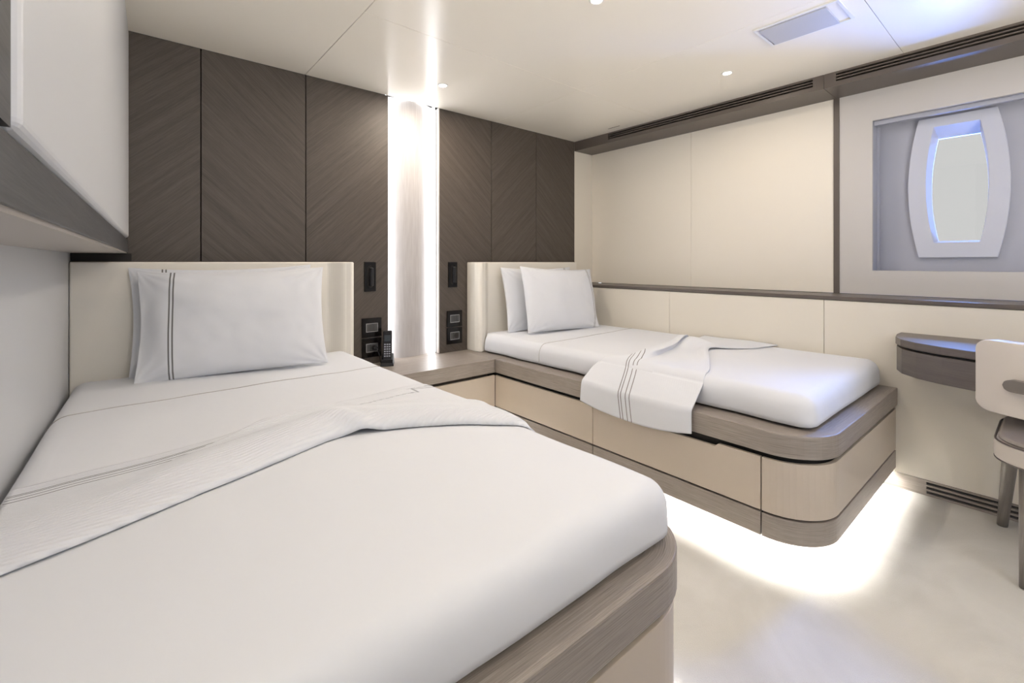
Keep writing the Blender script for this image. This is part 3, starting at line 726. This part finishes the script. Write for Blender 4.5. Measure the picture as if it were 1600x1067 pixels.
pillow('white pillow mostly hidden behind the front pillow on the near bed', 0.73, 0.47, 0.075, (0.362, 2.497, 0.850), D(-6), D(-8), 'pillow_double', flange=0.05, seed=7.0, roll=D(-1))
pillow('front white pillow with fine grey row at right on the far bed', 0.70, 0.46, 0.15, (2.41, 2.31, 0.838), D(-3), D(-14), 'pillow_fine', seed=4.0, flange=0.03, mirror=True, roll=D(2))
pillow('white pillow tucked behind the front pillow on the far bed', 0.70, 0.46, 0.10, (2.36, 2.475, 0.838), D(-1), D(-11), 'pillow_fine', seed=9.0, flange=0.03, mirror=True)

# ------------------------------------------------------------------ wall fittings beside the beds
def reading_lamp(label, x0, x1, zt, h_):
    y = YB; xc = (x0+x1)/2; zc = zt-h_/2
    t_ = thing('reading_light', (xc, y, zc), label, 'reading light', 'black recessed reading lights')
    def stad(hw, hh, n=10): return [(xc+hw*math.cos(a), zc+hh-hw+hw*math.sin(a)) for a in [PI*k/n for k in range(n+1)]]+[(xc+hw*math.cos(a), zc-hh+hw+hw*math.sin(a)) for a in [PI+PI*k/n for k in range(n+1)]]
    inner = stad(0.019, 0.068); hw, hh = (x1-x0)/2, h_/2
    outer = []
    for (x, z) in inner:
        dx, dz = x-xc, z-zc; k = min(hw/max(abs(dx), 1e-6), hh/max(abs(dz), 1e-6)); outer.append((xc+dx*k, zc+dz*k))
    m_ = MB(); n_ = len(inner)
    for k in range(n_):
        j = (k+1) % n_; a, b_ = outer[k], outer[j]; pts = [a]
        if abs(a[0]-b_[0]) > 1e-6 and abs(a[1]-b_[1]) > 1e-6:
            pts.append((max(a[0], b_[0]) if (a[0]+b_[0])/2 > xc else min(a[0], b_[0]), max(a[1], b_[1]) if (a[1]+b_[1])/2 > zc else min(a[1], b_[1])))
        pts += [b_, inner[j], inner[k]]; m_.face([(x, y-0.008, z) for x, z in pts])
        m_.face([(inner[k][0], y-0.008, inner[k][1]), (inner[j][0], y-0.008, inner[j][1]), (inner[j][0], y-0.001, inner[j][1]), (inner[k][0], y-0.001, inner[k][1])])
    for a, b_ in (((xc-hw, zc-hh), (xc+hw, zc-hh)), ((xc+hw, zc-hh), (xc+hw, zc+hh)), ((xc+hw, zc+hh), (xc-hw, zc+hh)), ((xc-hw, zc+hh), (xc-hw, zc-hh))):
        m_.face([(a[0], y-0.008, a[1]), (b_[0], y-0.008, b_[1]), (b_[0], y-0.0005, b_[1]), (a[0], y-0.0005, a[1])])
    m_.build('plate', 'black', t_)
    m_ = MB(); m_.face([(x, y-0.0012, z) for x, z in inner]); m_.build('recess', 'gap', t_)
    m_ = MB(); r = 0.0125
    m_.tube([(xc+0.002, y-0.020, zc-0.055), (xc+0.002, y-0.020, zc-0.053), (xc+0.002, y-0.020, zc+0.050), (xc+0.002, y-0.020, zc+0.053)], r, 18)
    m_.build('lamp_tube', 'tube', t_, bevel=0.0015)
    m_ = MB(); m_.tube([(xc+0.002, y-0.001, zc-0.03), (xc+0.002, y-0.012, zc-0.03)], 0.006, 12); m_.build('hinge', 'tube', t_)
    m_ = MB(); m_.tube([(xc+0.002, y-0.020, zc+0.053), (xc+0.002, y-0.020, zc+0.0538)], 0.0095, 16); m_.build('lamp_head', 'chrome', t_)
reading_lamp('black recessed reading light left of the lit recess', 1.082, 1.152, 1.102, 0.176)
reading_lamp('black recessed reading light right of the lit recess', 1.669, 1.739, 1.102, 0.172)
def plate(label, x0, x1, z0, z1, kind, name, cat):
    y = YB; xc, zc = (x0+x1)/2, (z0+z1)/2
    t_ = thing(name, (xc, y, zc), label, cat, 'black glass wall plates beside the beds')
    Box(x0, x1, y-0.009, y-0.0005, z0, z1).build('plate', 'glassblack', t_, bevel=0.0015)
    fw, fh, b_ = 0.037, 0.026, 0.003; m_ = MB()
    m_.box(xc-fw, xc+fw, y-0.0115, y-0.009, zc+fh-b_, zc+fh); m_.box(xc-fw, xc+fw, y-0.0115, y-0.009, zc-fh, zc-fh+b_)
    m_.box(xc-fw, xc-fw+b_, y-0.0115, y-0.009, zc-fh+b_, zc+fh-b_); m_.box(xc+fw-b_, xc+fw, y-0.0115, y-0.009, zc-fh+b_, zc+fh-b_)
    m_.build('chrome_surround', 'chrome', t_)
    if kind == 'switch':
        for k in range(3):
            a = xc-fw+b_+0.0008+k*0.0226; Box(a, a+0.0214, y-0.0125, y-0.009, zc-fh+b_+0.0005, zc+fh-b_-0.0005).build('rocker', 'rocker', t_, bevel=0.001)
    else:
        a = xc-fw+b_+0.0008; Box(a, a+0.0214, y-0.0125, y-0.009, zc-fh+b_+0.0005, zc+fh-b_-0.0005).build('rocker', 'rocker', t_, bevel=0.001)
        c = xc+0.0125; m_ = MB(); m_.box(c-0.021, c+0.021, y-0.0105, y-0.009, zc-fh+b_+0.0005, zc+fh-b_-0.0005); m_.build('socket_face', 'rocker', t_)
        m_ = MB(); m_.tube([(c, y-0.0125, zc), (c, y-0.0095, zc)], 0.0175, 20); m_.build('socket_well', 'gap', t_)
    return xc, zc
plate('black glass light switch plate above the socket left of the recess', 1.066, 1.188, 0.649, 0.764, 'switch', 'light_switch', 'light switch')
sx, sz = plate('black glass socket plate with a cord plugged in behind the phone', 1.066, 1.188, 0.528, 0.642, 'socket', 'power_socket', 'socket')
plate('black glass light switch plate above the socket beside the far headboard', 1.657, 1.779, 0.660, 0.769, 'switch', 'light_switch', 'light switch')
plate('black glass empty socket plate beside the far headboard', 1.657, 1.779, 0.542, 0.652, 'socket', 'power_socket', 'socket')

# cordless phone standing in its cradle
px, py = 1.192, 2.585
ph = thing('cordless_phone', (px, py, ZT), 'black cordless phone standing in its cradle on the nightstand', 'phone')
Rz = D(28)
def loc2(x, y, z, tilt=0.0):   # local -> world, phone faces local -y
    yy = y+z*math.sin(tilt)*0; X = px+x*math.cos(Rz*-1)-y*math.sin(-Rz); Y = py+x*math.sin(-Rz)+y*math.cos(-Rz); return (X, Y, ZT+z)
def lbox(m_, x0, x1, y0, y1, z0, z1, lean=0.0):
    V = []
    for x in (x0, x1):
        for y in (y0, y1):
            for z in (z0, z1): V.append(loc2(x, y+z*lean, z))
    base = len(m_.v); m_.v += V
    for q in ((0, 1, 3, 2), (4, 6, 7, 5), (0, 4, 5, 1), (2, 3, 7, 6), (0, 2, 6, 4), (1, 5, 7, 3)): m_.f.append(tuple(base+k for k in q)); m_.sm.append(False); m_.uv.append([(0, 0)]*4)
m_ = MB()
V = [(-0.040, -0.058, 0.0), (0.040, -0.058, 0.0), (0.040, 0.042, 0.0), (-0.040, 0.042, 0.0), (-0.034, -0.050, 0.020), (0.034, -0.050, 0.020), (0.034, 0.036, 0.062), (-0.034, 0.036, 0.062)]
m_.v = [loc2(*q) for q in V]
for q in ((3, 2, 1, 0), (4, 5, 6, 7), (0, 1, 5, 4), (1, 2, 6, 5), (2, 3, 7, 6), (3, 0, 4, 7)): m_.f.append(q); m_.sm.append(False); m_.uv.append([(0, 0)]*4)
lbox(m_, -0.034, 0.034, -0.050, -0.040, 0.016, 0.040)
m_.build('cradle', 'phone', ph, bevel=0.004, seg=3)
LE = 0.20
m_ = MB(); lbox(m_, -0.026, 0.026, -0.036, -0.012, 0.022, 0.202, LE); hs = m_.build('handset', 'phone', ph, bevel=0.007, seg=4)
m_ = MB(); lbox(m_, -0.024, 0.024, -0.020, -0.004, 0.198, 0.226, LE); m_.build('antenna', 'phone', hs, bevel=0.003) if False else None
m_ = MB(); lbox(m_, -0.018, 0.018, -0.0372, -0.035, 0.140, 0.176, LE); m_.build('screen', 'screen', hs, bevel=0.001)
for r_ in range(6):
    for c_ in range(3):
        xa = -0.0185+c_*0.0135; za = 0.052+r_*0.0135
        m_ = MB(); lbox(m_, xa, xa+0.0095, -0.0378, -0.035, za, za+0.0065, LE); m_.build('key', 'key', hs)
m_ = MB(); lbox(m_, -0.010, 0.010, -0.0372, -0.035, 0.186, 0.1885, LE); m_.build('earpiece', 'gap', hs)
pts = []
a, b_ = Vector((sx+0.012, YB-0.035, sz)), Vector((px-0.02, py+0.045, ZT+0.01))
pl = MB(); pl.tube([(sx+0.0125, YB-0.0125, sz), (sx+0.0125, YB-0.036, sz)], 0.014, 16)
cd = thing('phone_cord', (sx, YB-0.02, sz), 'black plug and cord running from the left socket to the phone', 'cord')
pl.build('plug', 'phone', cd, bevel=0.002)
for k in range(13):
    t_ = k/12; q = a.lerp(b_, t_); q.z = a.z+(ZT+0.006-a.z)*sstep(0, 0.85, t_); q.y -= 0.02*math.sin(PI*t_); pts.append(q)
m_ = MB(); m_.tube(pts, 0.0025, 8); m_.build('cord', 'phone', cd)

# ------------------------------------------------------------------ desk and chair
dk = thing('desk', (2.7, -0.1, 0.6), 'wall-mounted curved dark oak dressing desk on the hull wall', 'desk')
def desk_poly(ins, y_end=-0.98, n=14):
    # rounded far end, gently bowed front
    pts = [(XL-0.001, 0.488-ins)]
    ctrl = [(2.80, 0.489), (2.70, 0.476), (2.62, 0.445), (2.555, 0.385), (2.505, 0.30), (2.472, 0.205), (2.452, 0.10), (2.443, -0.02), (2.44, -0.18), (2.44, -0.34), (2.443, -0.50), (2.452, -0.62), (2.472, -0.72), (2.505, -0.82), (2.555, -0.90), (2.62, -0.96), (2.70, -0.99), (2.80, -1.0)]
    for k, (x, y) in enumerate(ctrl):
        a = Vector(ctrl[max(0, k-1)]); c = Vector(ctrl[min(len(ctrl)-1, k+1)]); d = (c-a).normalized(); nrm = Vector((-d.y, d.x))*-1
        pts.append((x+(-nrm.x)*-ins*-1 if False else x+(nrm.x*-1 if nrm.x < 0 else nrm.x*-1)*ins, y-nrm.y*ins))
    pts.append((XL-0.001, -1.0+ins)); return pts
# inward offset by scaling about the desk's inner middle keeps the outline clean
def dpoly(ins):
    c = (XL, -0.256); base = desk_poly(0.0); kx = 1-ins/0.447; ky = 1-ins/0.744
    return [(c[0]+(x-c[0])*kx if k not in (0, len(base)-1) else x, c[1]+(y-c[1])*ky) for k, (x, y) in enumerate(base)]
def split(poly, yc, keep):
    out = []; n = len(poly)
    for k in range(n):
        a, b_ = poly[k], poly[(k+1) % n]; ia = (a[1] > yc) == keep; ib = (b_[1] > yc) == keep
        if ia: out.append(a)
        if ia != ib: t_ = (yc-a[1])/(b_[1]-a[1]); out.append((a[0]+(b_[0]-a[0])*t_, yc))
    return out
p0 = dpoly(0.0)
m_ = MB(); m_.prism(split(p0, 0.150, True), 0.728, 0.760); m_.build('top', 'darkwood', dk, bevel=0.002)
m_ = MB(); m_.prism(split(p0, 0.146, False), 0.728, 0.760); m_.build('lid', 'darkwood', dk, bevel=0.002)
m_ = MB(); m_.prism(dpoly(0.02), 0.718, 0.728); m_.build('shadow_gap', 'gap', dk)
m_ = MB(); m_.prism(dpoly(0.004), 0.608, 0.718); m_.build('body', 'darkwood', dk, bevel=0.002)

ch = thing('chair', (2.55, -0.12, 0), 'beige upholstered chair with dark wooden legs at the desk', 'chair')
def rrect(x0, x1, y0, y1, r, n=8):
    return arc(x1-r, y1-r, r, 0, PI/2, n)+arc(x0+r, y1-r, r, PI/2, PI, n)+arc(x0+r, y0+r, r, PI, 1.5*PI, n)+arc(x1-r, y0+r, r, 1.5*PI, 2*PI, n)
SX0, SX1, SY0, SY1 = 2.29, 2.80, -0.375, 0.148
m_ = MB(); m_.prism(rrect(SX0, SX1, SY0, SY1, 0.13), 0.400, 0.467, smooth=True); st = m_.build('seat', 'chairfab', ch, bevel=0.012, seg=3)
m_ = MB(); m_.prism(rrect(SX0+0.012, SX1-0.012, SY0+0.012, SY1-0.012, 0.12), 0.467, 0.485, smooth=True); m_.build('cushion', 'seatfab', ch, bevel=0.012, seg=4)
for zz, ins in ((0.467, 0.004), (0.403, 0.003)):
    rr = rrect(SX0+ins, SX1-ins, SY0+ins, SY1-ins, 0.126); m_ = MB(); m_.tube([(x, y, zz) for x, y in rr]+[(rr[0][0], rr[0][1], zz)], 0.003, 6, cap=False); m_.build('piping', 'pipe', st)
for (x, y, tx, ty) in ((2.70, 0.112, 2.80, 0.146), (2.395, 0.060, 2.313, 0.066), (2.70, -0.34, 2.80, -0.372), (2.395, -0.286, 2.313, -0.292)):
    m_ = MB(); m_.tube([(x+(tx-x)*k/6, y+(ty-y)*k/6, 0.403*(1-k/6)+0.0015) for k in range(7)], 0.026, 16, r2=0.0165); m_.build('leg', 'legwood', ch)
# curved back: shell swept in plan behind the seat
def back_pt(a, off):   # a in [-1,1] along the back, off outward
    y = -0.118+a*0.275; x = 2.235+0.085*abs(a)**2.6; d = Vector((1, 0.085*2.6*abs(a)**1.6/0.275*(1 if a > 0 else -1)*-1)).normalized()
    return Vector((x-d.x*off, y-(-d.y)*off*-1))
ZB0, ZB1 = 0.590, 0.835
def shell(a0, a1, z0, z1, o0, o1, rc, n=140, nz=14):
    out = []; inn = []
    for k in range(n+1):
        a = a0+(a1-a0)*k/n; d = min(a-a0, a1-a)*0.275; c = 0
        if d < rc: c = rc-math.sqrt(max(0, rc*rc-(rc-d)**2))
        ro, ri = [], []
        for j in range(nz+1):
            z = z0+c+(z1-z0-2*c)*j/nz; p = back_pt(a, o1); ro.append((p.x, p.y, z)); p = back_pt(a, o0); ri.append((p.x, p.y, z))
        out.append(ro); inn.append(ri)
    m_ = MB(); m_.grid(out); m_.grid(inn, flip=True)
    m_.grid([out[0], inn[0]], smooth=False); m_.grid([out[-1], inn[-1]], smooth=False)
    m_.grid([[r[0] for r in out], [r[0] for r in inn]], smooth=False); m_.grid([[r[-1] for r in out], [r[-1] for r in inn]], smooth=False)
    return m_
shell(-1, 1, ZB0, ZB1, 0.0, 0.045, 0.035).build('backrest', 'chairfab', ch, bevel=0.008, seg=3)
shell(-0.74, 0.74, 0.676, 0.716, 0.0455, 0.068, 0.019, nz=4).build('back_rail', 'legwood', ch, bevel=0.004)
for a in (-0.45, 0.45):
    p = back_pt(a, 0.055); q = (2.34, p.y*0.9)
    m_ = MB(); m_.tube([(p.x, p.y, 0.66), (p.x-0.004, p.y, 0.57), (p.x+0.01, q[1], 0.47), (q[0], q[1], 0.39)], 0.013, 12); m_.build('back_post', 'legwood', ch)
